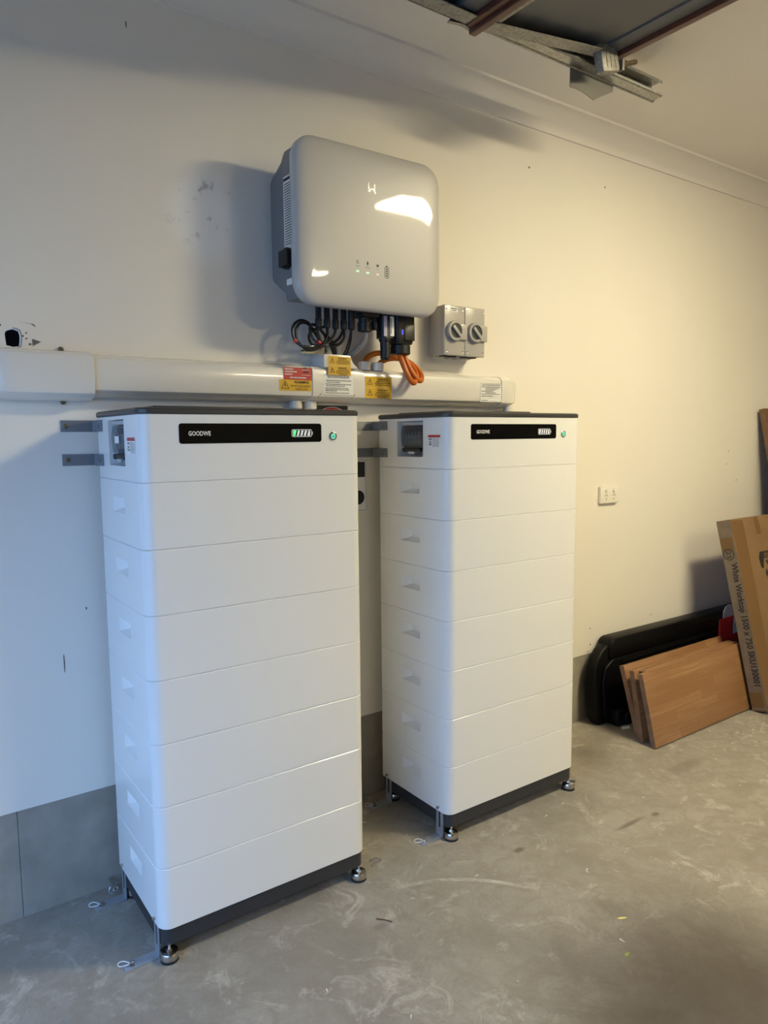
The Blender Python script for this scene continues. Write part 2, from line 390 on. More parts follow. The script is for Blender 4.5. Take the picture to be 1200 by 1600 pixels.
# other walls; the left one has the open garage doorway
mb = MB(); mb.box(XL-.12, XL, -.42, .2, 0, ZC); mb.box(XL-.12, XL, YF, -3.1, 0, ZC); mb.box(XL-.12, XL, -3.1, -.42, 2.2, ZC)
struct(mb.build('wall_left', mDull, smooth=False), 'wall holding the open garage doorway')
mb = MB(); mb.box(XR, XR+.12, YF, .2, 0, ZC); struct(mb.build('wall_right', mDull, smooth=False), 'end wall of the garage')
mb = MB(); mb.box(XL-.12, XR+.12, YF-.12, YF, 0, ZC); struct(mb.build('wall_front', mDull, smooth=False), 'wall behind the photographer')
# cornice (cove)
pr = [(0, ZC), (-.100, ZC), (-.100, ZC-.012), (-.093, ZC-.012)]
for k in range(13):
    a = math.radians(90*k/12); pr.append((-.093+.083*math.sin(a), ZC-.012-.078*(1-math.cos(a))))
pr += [(-.010, ZC-.100), (0, ZC-.100)]
mb = MB(); mb.prism([(XL, y, z) for y, z in pr], (XR-XL, 0, 0)); struct(mb.build('trim_1', mCornice, ang=28), 'white cove cornice between wall and ceiling')

# ------------------------------------------------------------------ ceiling lamps (one real fitting each)
def lamp(x, y, lx, ly, label):
    t = empty('ceiling_light', (x, y, ZC), label, 'lamp', 'warm ceiling lights')
    mb = MB(); mb.box(x-lx/2, x+lx/2, y-ly/2, y+ly/2, ZC-.03, ZC, .004); mb.build('housing', mLampB, t)
    mb = MB(); mb.box(x-lx/2+.02, x+lx/2-.02, y-ly/2+.015, y+ly/2-.015, ZC-.055, ZC-.0305, .008); mb.build('diffuser', mLamp, t)
lamp(2.42, -1.80, .70, .30, 'warm rectangular ceiling light nearest the inverter wall')
lamp(2.60, -4.08, .62, .26, 'warm rectangular ceiling light farther from the inverter wall')

# ------------------------------------------------------------------ battery cabinets
W, D, YFt, ZB, HM = .70, .4116, -.4575, .0945, .1818
YB = YFt+D; RC = .036
def prof(ins, z, yf=YFt, seg=7):
    x0, x1, yb, y0 = ins, W-ins, YB-ins, yf+ins; r = max(RC-ins, .002); out = [(x0, yb, z)]
    for k in range(seg+1): a = math.radians(180+90*k/seg); out.append((x0+r+r*math.cos(a), y0+r+r*math.sin(a), z))
    for k in range(seg+1): a = math.radians(270+90*k/seg); out.append((x1-r+r*math.cos(a), y0+r+r*math.sin(a), z))
    out.append((x1, yb, z)); return out
def shell(z0, z1, ch, hole=None, depth=.02, slope=.0, rise=.001):
    mb = MB(); rows = [prof(ch, z0), prof(0, z0+ch), prof(0, z1-ch), prof(ch, z1)]
    R = mb.loft(rows, skip={(1, 0)} if hole else None)
    if hole:
        ya, yb, za, zb = hole; B = mb.b                 # ya: towards the wall, yb: towards the front
        o = [R[1][0], R[1][1], R[2][1], R[2][0]]
        hq = [B.verts.new((0, y, z)) for y, z in ((ya, za), (yb, za), (yb, zb), (ya, zb))]
        iq = [B.verts.new((depth, y, z)) for y, z in ((ya-slope, za+rise), (yb+.001, za+rise), (yb+.001, zb-.001), (ya-slope, zb-.001))]
        for k in range(4):
            j = (k+1) % 4; B.faces.new((o[k], o[j], hq[j], hq[k])); B.faces.new((hq[k], hq[j], iq[j], iq[k]))
        B.faces.new(iq)
    return mb
def cabinet(label):
    t = empty('battery_cabinet', (0, 0, 0), label, 'battery', 'white stacked battery cabinets')
    # charcoal plinth
    mb = MB(); mb.loft([prof(.012, .042), prof(.005, .045), prof(.005, ZB-.0008), prof(.008, ZB-.0004)]); mb.build('base', mDark, t)
    for k in range(7):
        z0 = ZB+k*HM; shell(z0, z0+HM-.0006, .0021, (-.180, -.297, z0+.087, z0+.132), .028, .036, .014).build('battery_module', mWhite, t)
    z0 = ZB+7*HM; z1 = 1.550
    cu = shell(z0, z1, .0016, (-.162, -.319, 1.408, 1.539), .075, 0).build('control_unit', mWhite, t)
    mb = MB(); mb.loft([prof(-.001, z1+.0003), prof(-.003, z1+.003), prof(-.003, z1+.012), prof(.001, z1+.0165), prof(.006, z1+.0175)])
    mb.build('top_cover', mCap, t)
    mb = MB(); mb.box(.05, .44, YFt+.03, YB-.06, z1+.0176, z1+.0225, .001); mb.build('cover_plate', mCap, t)
    # display strip
    mb = MB(); plate(mb, .106, .552, 1.4695, 1.525, .008, YFt+.002, YFt-.0015); mb.build('display_panel', mBlackGl, cu)
    text('GOODWE', (.132, YFt-.0016, 1.4915), X, Z, mInkW, cu, height=.0125, width=.064, name='brand_lettering', bold=.022)
    mb = MB()
    yy = YFt-.0022
    a, b_ = rr(.449, .517, 1.4855, 1.5075, .004, 3), rr(.4505, .5155, 1.487, 1.506, .003, 3)
    for k in range(len(a)):
        j = (k+1) % len(a); mb.quad((a[k][0], yy, a[k][1]), (a[j][0], yy, a[j][1]), (b_[j][0], yy, b_[j][1]), (b_[k][0], yy, b_[k][1]))
    mb.quad((.5185, yy, 1.492), (.5205, yy, 1.492), (.5205, yy, 1.501), (.5185, yy, 1.501))
    mb.build('battery_symbol', mWhiteL, cu, smooth=False)
    mbs = []
    for k in range(5):
        x = .4535+k*.0120; mb = MB(); sk = .0045
        tl = x+(.0 if k == 0 else sk); tr = x+.0072+sk; bl = x; br_ = x+.0072
        if k == 4: tr = x+.0072+.0025; br_ += .0025
        mb.quad((bl, yy, 1.4885), (br_, yy, 1.4885), (tr, yy, 1.5045), (tl, yy, 1.5045))
        mbs.append(mb.build('charge_bar', mWhiteL, cu, smooth=False))
    mb = MB(); mb.lathe((.5925, YFt+.003, 1.4865), [(.0135, 0), (.0135, -.005), (.0105, -.0065), (.0102, -.004)], 28, 'y'); mb.build('button_bezel', mChrome, cu)
    mb = MB(); mb.lathe((.5925, YFt+.0015, 1.4865), [(.0101, 0), (.0101, -.0035), (.0085, -.0045)], 24, 'y'); mb.build('power_button', mGreyC, cu)
    mb = MB()
    for k in range(24):
        if 5 <= k <= 7: continue
        a0, a1 = 2*math.pi*k/24, 2*math.pi*(k+1)/24
        p = [(.5925+r*math.cos(a), YFt-.0034, 1.4865+r*math.sin(a)) for r, a in ((.0045, a0), (.0045, a1), (.0078, a1), (.0078, a0))]; mb.quad(*p)
    mb.quad((.5913, YFt-.0034, 1.4865), (.5937, YFt-.0034, 1.4865), (.5937, YFt-.0034, 1.495), (.5913, YFt-.0034, 1.495))
    mb.build('power_symbol', mTeal, cu, smooth=False)
    # breaker compartment in the left side
    mb = MB(); mb.box(.0725, .0745, -.318, -.163, 1.411, 1.537); mb.build('recess_lining', mPanelG, cu)
    mb = MB(); mb.box(.020, .072, -.316, -.178, 1.432, 1.524, .004); mb.build('breaker_box', mBox, cu)
    mb = MB(); mb.box(.004, .019, -.312, -.190, 1.524, 1.536, .003); mb.box(.0035, .0045, -.275, -.200, 1.5255, 1.5345); mb.build('breaker_box_rim', mPanelG, cu)
    mb = MB()
    for k in range(5): y = -.205-k*.019; mb.box(.010, .0199, y-.008, y+.008, 1.455, 1.490, .001); mb.box(.0075, .012, y-.003, y+.003, 1.478, 1.499, .001)
    mb.build('breaker', mBreak, cu)
    cv = []
    for k in range(9):
        a = k/8; cv.append((.006-.004*math.sin(math.pi*a), 1.444+.078*a))
    mb = MB(); mb.prism([(x, -.313, z) for x, z in cv]+[(.0065, -.313, 1.522), (.0085, -.313, 1.444)], (0, .128, 0)); mb.build('breaker_cover', mSmoke, cu)
    mb = MB()
    for y in (-.192, -.285): mb.cyl((.004, y, 1.433), .008, .016, 14, 'x', .002)
    mb.box(.006, .02, -.278, -.198, 1.428, 1.440, .002); mb.build('breaker_latch', mBlack, cu)
    mb = MB(); mb.box(.003, .010, -.262, -.225, 1.418, 1.427, .001); mb.build('latch_tab', mBreak, cu)
    # hazard label
    hl = MB(); hl.quad((-.0006, -.349, 1.443), (-.0006, -.4175, 1.443), (-.0006, -.4175, 1.487), (-.0006, -.349, 1.487)); hl = hl.build('hazard_label', mPaper, cu, smooth=False)
    mb = MB(); mb.quad((-.0012, -.349, 1.4785), (-.0012, -.4175, 1.4785), (-.0012, -.4175, 1.4875), (-.0012, -.349, 1.4875)); mb.build('label_header', mRed, cu, smooth=False)
    mb = MB(); bars(mb, (-.001, -.352, 1.4435), -Y, Z, [(.026, .001, .019), (.016, .003, .016), (.008, .001, .02)], .0055, seed=1)
    bars(mb, (-.001, -.352, 1.4435), -Y, Z, [(.002+k*.0045, .024, .06) for k in range(7)], .0018, seed=2); o = mb.build('label_print', mInkG, cu, smooth=False)
    # wall straps
    for z in (1.4205, 1.5245):
        mb = MB()
        hgt = .0175
        out = [(-.097, -.0005), (-.0035, -.0005), (-.0035, -.098), (-.0008, -.098), (-.0008, -.0035), (-.003, -.0035), (-.097, -.0035)]
        out = [(-.098, -.0005), (-.0038, -.0005), (-.0008, -.0035), (-.0008, -.100), (-.0036, -.100), (-.0036, -.0040), (-.0050, -.0036), (-.098, -.0036)]
        mb.prism([(x, y, z-hgt) for x, y in out], (0, 0, 2*hgt), .0006)
        sb = mb.build('wall_strap', mBrk, t)
        mb = MB(); mb.lathe((-.083, -.0036, z), [(.0075, 0), (.0075, -.0015), (.005, -.004), (.002, -.0045)], 16, 'y'); mb.build('strap_screw', mScrew, sb)
        mb = MB(); mb.box(-.0042, -.0036, -.092, -.072, z-.003, z+.004, .0002); mb.build('strap_slot', mInkG, sb)
        mb = MB(); mb.lathe((-.0036, -.070, z-.001), [(.006, 0), (.006, -.003), (.003, -.0045)], 14, 'x'); mb.build('strap_bolt', mBrk, sb)
    # floor anchors
    for yc in (-.408, -.084):
        mb = MB(); hw = .019
        mb.prism([(x, yc-hw, z) for x, z in ((.0042, .0), (.0042, .135), (.0012, .135), (.0012, .003), (-.094, .003), (-.094, 0))], (0, 2*hw, 0), .0006)
        fb = mb.build('floor_bracket', mZinc, t)
        mb = MB(); mb.box(.0006, .00121, yc-.0045, yc+.0045, .035, .122, .0002); mb.build('bracket_slot', mDark, fb)
        mb = MB(); mb.cyl((.0014, yc+.003, .112), .0055, -.010, 8, 'x'); mb.build('bracket_bolt', mChrome, fb)
        mb = MB(); mb.lathe((-.070, yc, .003), [(.011, 0), (.011, .0015), (.0065, .002), (.0065, .008), (.003, .009)], 6, 'z'); mb.build('anchor_bolt', mChrome, fb)
        mb = MB(); a = [(-.078, yc+.002, .010), (-.092, yc+.010, .016), (-.104, yc+.016, .012), (-.105, yc+.010, .006), (-.093, yc+.003, .006), (-.080, yc-.002, .009)]
        mb.tube(a+[a[0]], .0014, 6, 4); mb.build('cable_tie', mCrump, fb)
    # levelling feet
    for x, y in ((.024, YFt+.004), (.671, YFt+.002), (.03, YB-.04), (.67, YB-.04)):
        y += .006
        mb = MB(); mb.lathe((x, y, 0), [(.0235, .007), (.0262, .009), (.0262, .024), (.024, .028), (.012, .0295), (.010, .030)], 28); f_ = mb.build('levelling_foot', mChrome, t)
        mb = MB(); mb.cyl((x, y, 0), .0258, .0072, 28); mb.build('rubber_pad', mRubber, f_)
        mb = MB(); mb.lathe((x, y, .0295), [(.009, 0), (.009, .007)], 6); mb.cyl((x, y, .0365), .0045, .012, 12); mb.build('stud_nut', mChrome, f_)
    return t, mbs, cu
def copy_tree(o, parent=None):
    c_ = o.copy(); COL.objects.link(c_)
    if parent: c_.parent = parent
    for ch in list(o.children): copy_tree(ch, c_)
    return c_
cabL, barsL, cuL = cabinet('left white stacked battery cabinet, first charge bar lit green, nearest the camera')
cabR = copy_tree(cabL); cabR.location = (1.059, 0, 0)
cabR['label'] = 'right white stacked battery cabinet, all charge bars white, below the grey isolator switches'
barsL[0].data.materials[0] = mWhiteL
barsL[0].data = barsL[0].data.copy(); barsL[0].data.materials[0] = mGreen
mb = MB(); mb.box(.0008, .0016, -.262, -.222, 1.472, 1.492); mb.build('breaker_sticker', mPaper, cuL)

# bolt and clip fixing the left cabinet's rear bracket to the wall
wa = empty('wall_anchor', (-.02, 0, .036), 'silver wall bolt with clip behind the left cabinet rear floor bracket', 'bolt')
mb = MB(); mb.lathe((-.022, -.001, .030), [(.005, 0), (.005, -.058), (.009, -.0581), (.009, -.066), (.005, -.068)], 12, 'y'); mb.build('bolt_shank', mChrome, wa)
mb = MB(); mb.tube([(-.024, -.05, .034), (-.036, -.058, .036), (-.040, -.060, .022), (-.030, -.058, .014)], .0028, 8, 4); mb.build('clip', mZinc, wa)

# ------------------------------------------------------------------ inverter on the wall
inv = empty('solar_inverter', (.88, 0, 1.93), 'light grey glossy wall inverter with rounded cover above the cable duct', 'inverter')
x0, x1, z0, z1 = .598, 1.208, 1.922, 2.466
mb = MB(); rings = []
for ins, y in ((.006, -.203), (.001, -.205), (0, -.209), (0, -.226), (.0015, -.2315), (.0045, -.2365), (.009, -.2405), (.016, -.2440), (.025, -.2466), (.036, -.2484), (.05, -.2497), (.07, -.2506), (.10, -.2512), (.16, -.2516)):
    rings.append([(x, y, z) for x, z in rr(x0+ins, x1-ins, z0+ins, z1-ins, max(.078-ins*.75, .03), 10)])
mb.loft(rings); cov = mb.build('front_cover', mInv, inv, ang=60)
side = [(-.02, 2.04), (-.02, 2.362), (-.036, 2.376), (-.108, 2.402), (-.114, 2.424), (-.128, 2.436), (-.204, 2.436), (-.204, 1.945), (-.124, 1.945), (-.121, 1.978), (-.06, 2.008), (-.036, 2.022)]
mb = MB(); mb.prism([(.622, y, z) for y, z in side], (.512, 0, 0), .004); mb.build('housing', mInvB, inv)
mb = MB(); mb.box(.66, 1.10, -.02, -.002, 2.05, 2.36, .003); mb.build('mounting_plate', mGalv, inv)
mb = MB(); mb.quad((.6212, -.118, 2.122), (.6212, -.199, 2.112), (.6212, -.199, 2.352), (.6212, -.118, 2.354)); rl = mb.build('rating_label', mPaper, inv, smooth=False)
mb = MB(); mb.quad((.6206, -.120, 2.338), (.6206, -.197, 2.338), (.6206, -.197, 2.347), (.6206, -.120, 2.348)); bars(mb, (.6206, -.122, 2.12), -Y, Z, [(.01+k*.0085, .004, .070) for k in range(24)], .0035, seed=5)
mb.build('rating_print', mInk, rl, smooth=False)
mb = MB(); mb.quad((.6212, -.128, 1.998), (.6212, -.2, 1.996), (.6212, -.2, 2.018), (.6212, -.128, 2.018)); mb.build('serial_label', mPaper, inv, smooth=False)
mb = MB(); mb.cyl((.6215, -.14, 2.085), .036, -.008, 20, 'x', .001); mb.box(.600, .614, -.172, -.108, 2.058, 2.112, .004); mb.build('dc_switch', mBlack, inv)
yy = -.2520
mb = MB()
for pts in (((.8765, 2.350), (.8815, 2.350), (.8815, 2.327), (.8765, 2.327)), ((.901, 2.348), (.906, 2.348), (.906, 2.327), (.901, 2.327)),
            ((.8755, 2.3195), (.8795, 2.3165), (.8925, 2.3295), (.890, 2.3335)), ((.9065, 2.3155), (.9095, 2.3195), (.8955, 2.3335), (.892, 2.330))):
    mb.prism([(x, yy+.001, z) for x, z in pts], (0, -.0016, 0))
mb.build('logo', mLogo, cov, smooth=False)
for i, (x, z) in enumerate(((.829, 2.0485), (.871, 2.0475), (.913, 2.0465))):
    mb = MB(); mb.quad((x-.0055, yy, z-.0028), (x+.0055, yy, z-.0028), (x+.0055, yy, z+.0028), (x-.0055, yy, z+.0028)); mb.build('status_light', mGreenL if i < 2 else mWhiteL, cov, smooth=False)
mb = MB()
for x, z in ((.829, 2.064), (.871, 2.063)): bars(mb, (x-.009, yy, z), X, Z, [(0, 0, .018)], .003, seed=3)
bars(mb, (.909, yy, 2.063), X, Z, [(0, 0, .008)], .003, seed=3)
o = mb.build('panel_print', mInkG, cov, smooth=False); o['kind'] = 'stuff'; mb = MB()
for k in range(14):                                  # power-ring icon
    a0, a1 = math.radians(120+k*300/14), math.radians(120+(k+1)*300/14)
    mb.quad(*[(.829+r*math.cos(a), yy, 2.0785+r*math.sin(a)) for r, a in ((.004, a0), (.004, a1), (.0056, a1), (.0056, a0))])
mb.quad((.828, yy, 2.079), (.830, yy, 2.079), (.830, yy, 2.087), (.828, yy, 2.087))
mb.build('power_symbol', mInk, cov, smooth=False); mb = MB()
mb.b.faces.new([mb.b.verts.new(p) for p in ((.867, yy, 2.079), (.871, yy, 2.070), (.875, yy, 2.079), (.871, yy, 2.088))])
mb.build('flash_symbol', mInk, cov, smooth=False); mb = MB()
mb.b.faces.new([mb.b.verts.new(p) for p in ((.908, yy, 2.082), (.908, yy, 2.074), (.913, yy, 2.071), (.918, yy, 2.074), (.918, yy, 2.082), (.913, yy, 2.078))])
mb.build('signal_symbol', mInk, cov, smooth=False); mb = MB()
a, b_ = rr(.943, .962, 2.038, 2.078, .0075, 4), rr(.945, .960, 2.040, 2.076, .006, 4)
for k in range(len(a)): j = (k+1) % len(a); mb.quad((a[k][0], yy, a[k][1]), (a[j][0], yy, a[j][1]), (b_[j][0], yy, b_[j][1]), (b_[k][0], yy, b_[k][1]))
for k in range(4): z = 2.045+k*.0075; mb.quad((.948, yy, z), (.957, yy, z), (.957, yy, z+.004), (.948, yy, z+.004))
mb.quad((.949, yy, 2.078), (.956, yy, 2.078), (.956, yy, 2.081), (.949, yy, 2.081))
mb.build('battery_symbol', mInk, cov, smooth=False)
for x in (.742, .777, .812, .847):
    mb = MB(); mb.lathe((x, -.13, 1.866), [(.006, 0), (.0115, .004), (.0125, .03), (.0105, .034), (.0105, .09)], 14); mb.build('connector', mBlack, inv)
mb = MB(); mb.lathe((.880, -.13, 1.868), [(.008, 0), (.0125, .004), (.0125, .08)], 14); mb.build('connector', mBlack, inv)
mb = MB(); mb.box(.905, .985, -.165, -.10, 1.915, 1.95, .008); mb.lathe((.938, -.13, 1.865), [(.015, 0), (.0265, .004), (.0265, .034), (.023, .036), (.023, .052)], 20); mb.build('cable_gland', mBlack, inv)
mb = MB(); mb.cyl((.983, -.13, 1.876), .013, .045, 16); mb.build('blanking_plug', mBlack, inv)

# communication stick and cables
dg_ = empty('communication_stick', (1.02, -.14, 1.93), 'slim black communication stick with white serial stickers under the inverter', 'adapter')
mb = MB(); mb.loft([[(x, y, z) for x, y in rr(.994, 1.050, -.165, -.115, .014, 4)] for z in (1.846, 1.945)]); mb.build('body', mBlack, dg_)
mb = MB(); mb.lathe((1.022, -.14, 1.768), [(.012, 0), (.018, .006), (.019, .066), (.0225, .068), (.0235, .0785)], 20); mb.build('tip', mBlack, dg_)
mb = MB(); mb.box(.999, 1.014, -.1662, -.1652, 1.852, 1.925); mb.build('sticker', mat('lilac_sticker', (.40, .40, .55), .4), dg_)
mb = MB(); mb.box(1.028, 1.046, -.1662, -.1652, 1.854, 1.925); sk = mb.build('sticker', mPaper, dg_)
mb = MB(); bars(mb, (1.034, -.1663, 1.86), Z, -X, [(0, .002, .058)], .005, seed=6); mb.build('sticker_print', mInkG, sk, smooth=False)

pl = empty('power_cable', (1.10, -.13, 1.80), 'orange twin power cable looping from a large black plug into the duct', 'cable')
mb = MB(); mb.loft([[(x, y, z) for x, y in rr(1.100-a, 1.100+a, -.13-b, -.13+b, .012, 4)] for z, a, b in ((1.829, .036, .034), (1.836, .038, .036), (1.858, .0445, .04), (1.945, .0445, .04))]); mb.build('plug', mBlack, pl)
mb = MB(); mb.lathe((1.100, -.13, 1.792), [(.034, 0), (.0385, .003), (.0385, .033), (.036, .036)], 28); mb.build('plug_collar', mBlack, pl)
mb = MB(); mb.box(1.078, 1.084, -.1712, -.1702, 1.862, 1.880); mb.build('indicator', mBlueL, pl)
mb = MB(); mb.box(1.092, 1.138, -.1725, -.1702, 1.842, 1.90, .001); mb.build('plug_latch', mat('plug_latch_grey', (.03, .028, .026), .4), pl)
mb = MB(); mb.tube([(1.090, -.135, 1.80), (1.094, -.15, 1.765), (1.108, -.165, 1.715), (1.128, -.165, 1.690), (1.150, -.155, 1.690), (1.180, -.125, 1.725), (1.172, -.09, 1.768), (1.12, -.07, 1.792), (1.05, -.060, 1.803), (.996, -.056, 1.782), (.985, -.055, 1.735)], .0105, 12); mb.build('cable_core', mOrange, pl)
mb = MB(); mb.tube([(1.116, -.128, 1.80), (1.124, -.138, 1.765), (1.144, -.150, 1.722), (1.170, -.150, 1.699), (1.196, -.138, 1.702), (1.208, -.115, 1.730), (1.186, -.085, 1.768), (1.14, -.068, 1.786), (1.09, -.060, 1.782), (1.054, -.056, 1.762), (1.047, -.055, 1.735)], .0105, 12); mb.build('cable_core', mOrange, pl)

sc = [('black solar cable pair in a wide loop left of the connectors, red tape on it', [[(.742, -.13, 1.872), (.735, -.135, 1.85), (.74, -.14, 1.82), (.715, -.15, 1.795), (.675, -.145, 1.793), (.645, -.13, 1.82), (.645, -.12, 1.862), (.675, -.11, 1.888), (.715, -.10, 1.887), (.75, -.085, 1.86), (.80, -.065, 1.81), (.815, -.055, 1.77)],
        [(.777, -.13, 1.872), (.768, -.145, 1.84), (.745, -.155, 1.808), (.715, -.155, 1.788), (.68, -.15, 1.786), (.655, -.135, 1.815), (.655, -.125, 1.855), (.68, -.115, 1.880), (.72, -.10, 1.88), (.76, -.08, 1.85), (.805, -.06, 1.80), (.822, -.05, 1.77)]], (.651, -.133, 1.812)),
      ('black solar cable pair in a tight loop behind the wide one, red tape on it', [[(.812, -.13, 1.872), (.80, -.14, 1.845), (.765, -.15, 1.815), (.728, -.14, 1.815), (.712, -.125, 1.845), (.722, -.11, 1.875), (.75, -.10, 1.878), (.79, -.09, 1.85), (.83, -.07, 1.81), (.84, -.055, 1.77)],
        [(.777, -.125, 1.875), (.76, -.11, 1.87), (.735, -.10, 1.86), (.722, -.095, 1.84), (.735, -.09, 1.815), (.77, -.08, 1.815), (.82, -.06, 1.79), (.83, -.055, 1.77)]], (.738, -.145, 1.811)),
      ('black solar cable pair dropping straight down right of the loops', [[(.847, -.13, 1.872), (.842, -.14, 1.84), (.82, -.145, 1.815), (.80, -.13, 1.81), (.80, -.10, 1.825), (.83, -.08, 1.815), (.85, -.06, 1.77)], [(.847, -.128, 1.87), (.835, -.12, 1.84), (.81, -.11, 1.82), (.79, -.10, 1.835), (.80, -.085, 1.85), (.84, -.07, 1.82), (.86, -.055, 1.77)]], None),
      ('thin black data cables hanging from the rightmost small connector', [[(.880, -.13, 1.87), (.882, -.12, 1.83), (.885, -.09, 1.79), (.888, -.055, 1.765)], [(.878, -.13, 1.87), (.874, -.12, 1.83), (.874, -.09, 1.79), (.878, -.055, 1.765)]], None)]
for lab, paths, tape in sc:
    t = empty('solar_cable', paths[0][0], lab, 'cable', 'black cables under the inverter')
    for p_ in paths: mb = MB(); mb.tube(p_, .0052 if 'thin' not in lab else .0034, 8, 5); mb.build('cable_core', mBlackC, t)
    if tape: mb = MB(); mb.tube([(tape[0]-.010, tape[1], tape[2]+.006), tape, (tape[0]+.012, tape[1]-.003, tape[2]-.008)], .0066, 8, 3); mb.build('marker_tape', mRedBag, t)
mb = MB(); mb.tube([(.940, -.13, 1.866), (.940, -.13, 1.85), (.932, -.12, 1.825), (.905, -.095, 1.795), (.880, -.06, 1.775), (.868, -.05, 1.765)], .0065, 10); mb.tube([(.950, -.125, 1.866), (.950, -.125, 1.848), (.942, -.115, 1.82), (.913, -.09, 1.788), (.890, -.058, 1.77), (.878, -.045, 1.76)], .0055, 10)
tag(mb.build('grey_cable', mGreyC, at=(.94, -.13, 1.866)), 'smooth grey cable bending from the black gland into the duct top', 'cable')

# ------------------------------------------------------------------ cable duct
du = empty('cable_duct', (.75, 0, 1.675), 'long white plastic cable duct across the wall under the inverter', 'cable duct')
def dprof(z0, z1, d, e=0):   # duct section, (y, z)
    return [(0, z0), (-.03, z0), (-d+.014, z0+.012), (-d+.004, z0+.02), (-d, z0+.034), (-d, z1-.026), (-d+.004, z1-.016), (-d+.016, z1-.006), (-.03, z1), (0, z1)]
def duct(xa, xb, z0, z1, d, name, taperL=0, taperR=0):
    mb = MB(); P0 = [(min(y, -.001), z) for y, z in dprof(z0, z1, d)]; rings = []
    st_ = [(xa, 1)]
    if taperL: st_ = [(xa+taperL*(1-math.cos(math.radians(a))), max(.06, math.sin(math.radians(a)))) for a in (0, 20, 40, 60, 75, 90)]
    en = [(xb, 1)]
    if taperR: en = [(xb-taperR*(1-math.cos(math.radians(a))), max(.06, math.sin(math.radians(a)))) for a in (90, 75, 60, 40, 20, 0)]
    zm = (z0+z1)/2
    for x, k in st_+en: rings.append([(x, y*k, zm+(z-zm)*(.55+.45*k)) for y, z in P0])
    mb.loft(rings); return mb.build(name, mPlastW, du, ang=24)
duct(-.33, -.012, 1.600, 1.748, .088, 'elbow_cover', taperL=.10)
duct(-.0125, .745, 1.612, 1.742, .080, 'duct_length')
duct(.7415, .965, 1.6105, 1.7435, .0835, 'tee_cover')
duct(.955, 1.69, 1.609, 1.739, .080, 'duct_length')
duct(1.685, 1.82, 1.604, 1.741, .084, 'end_cap', taperR=.10)
mb = MB(); mb.prism([(x, -.001, z) for x, z in ((.787, 1.735), (.786, 1.783), (.902, 1.783), (.903, 1.766), (.912, 1.752), (.930, 1.742), (.935, 1.735))], (0, -.088, 0), .003)
mb.build('tee_riser', mPlastW, du)
mb = MB(); mb.lathe((.824, -.052, 1.775), [(.019, 0), (.019, .042), (.017, .042), (.017, .0)], 20); mb.lathe((.868, -.05, 1.775), [(.019, 0), (.019, .038), (.017, .038)], 20); mb.build('conduit_stub', mat('clear_grey_conduit', (.35, .36, .37), .15), du)
for x in (.985, 1.047): mb = MB(); mb.lathe((x, -.055, 1.735), [(.0235, 0), (.0235, .03), (.0205, .032), (.0195, .018)], 22); mb.build('cable_bush', mPlastW, du)
for x in (.700, .762): mb = MB(); mb.cyl((x, -.0235, 1.40), .018, .215, 20); mb.lathe((x, -.0265, 1.585), [(.020, 0), (.0235, .004), (.0235, .03)], 20); mb.build('conduit_drop', mPlastW, du)
mb = MB(); mb.tube([(1.762, -.042, 1.612), (1.762, -.042, 1.59), (1.757, -.04, 1.572)], .021, 18, 4); mb.build('conduit_elbow', mPlastW, du)
for x, z in ((-.086, 1.754), (-.088, 1.598)): mb = MB(); mb.lathe((x, -.004, z), [(.0085, .002), (.0085, -.003), (.005, -.006), (.003, -.004)], 14, 'y'); mb.build('fixing_screw', mScrew, du)
mb = MB(); mb.box(.690, .786, -.095, -.092, 1.778, 1.808, .001)
mb.box(.690, .786, -.092, -.060, 1.778, 1.781, .001); mb.build('saddle_bracket', mBright, du)
mb = MB(); mb.lathe((.712, -.095, 1.793), [(.008, 0), (.008, -.003), (.004, -.006)], 14, 'y'); mb.build('saddle_screw', mScrew, du)
mb = MB()
for xa in (.762, .908): mb.quad((xa, -.0770, 1.6255), (xa+.004, -.0770, 1.6255), (xa+.016, -.0838, 1.641), (xa+.012, -.0838, 1.641))
mb.build('tee_notch', mInkG, du, smooth=False)
def sticker(x0, x1, z0, z1, m, y, name='warning_sticker', sh=0):
    mb = MB(); mb.prism([(x0, y, z0), (x1, y, z0+sh), (x1, y, z1+sh), (x0, y, z1)], (0, -.0006, 0)); return mb.build(name, m, du, smooth=False)
yd = -.0806
s1 = sticker(.626, .7385, 1.686, 1.7295, mRed, -.0806); yr = -.0815
mb = MB(); bars(mb, (.630, yr, 1.690), X, Z, [(.031, .0, .034), (.022, 0, .048), (.013, 0, .03), (.002, .02, .085)], .0042, seed=8); mb.quad(*[(a, yr, b) for a, b in ((.697, 1.7215), (.734, 1.7215), (.734, 1.7225), (.697, 1.7225))]); mb.quad(*[(a, yr, b) for a, b in ((.697, 1.7035), (.734, 1.7035), (.734, 1.7045), (.697, 1.7045))]); mb.build('sticker_print', mInkW, s1, smooth=False)
mb = MB(); bars(mb, (.704, yr, 1.712), X, Z, [(0, 0, .022), (.014, 0, .014)], .005, seed=9); mb.build('handwriting', mInk, s1, smooth=False)
s2 = sticker(.609, .738, 1.6475, 1.6865, mYel, -.0806); ys = -.0815
text('WARNING', (.666, ys, 1.6735), X, Z, mInk, s2, height=.010, width=.060, bold=.02); text('DO NOT DISCONNECT', (.652, ys, 1.6615), X, Z, mInk, s2, height=.0075, width=.083); text('UNDER LOAD', (.671, ys, 1.6505), X, Z, mInk, s2, height=.0075, width=.051)
mb = MB(); tri_sign(mb, (.6305, ys, 1.664), X, Z, .0165, -Y); mb.build('warning_triangle', mInk, s2, smooth=False)
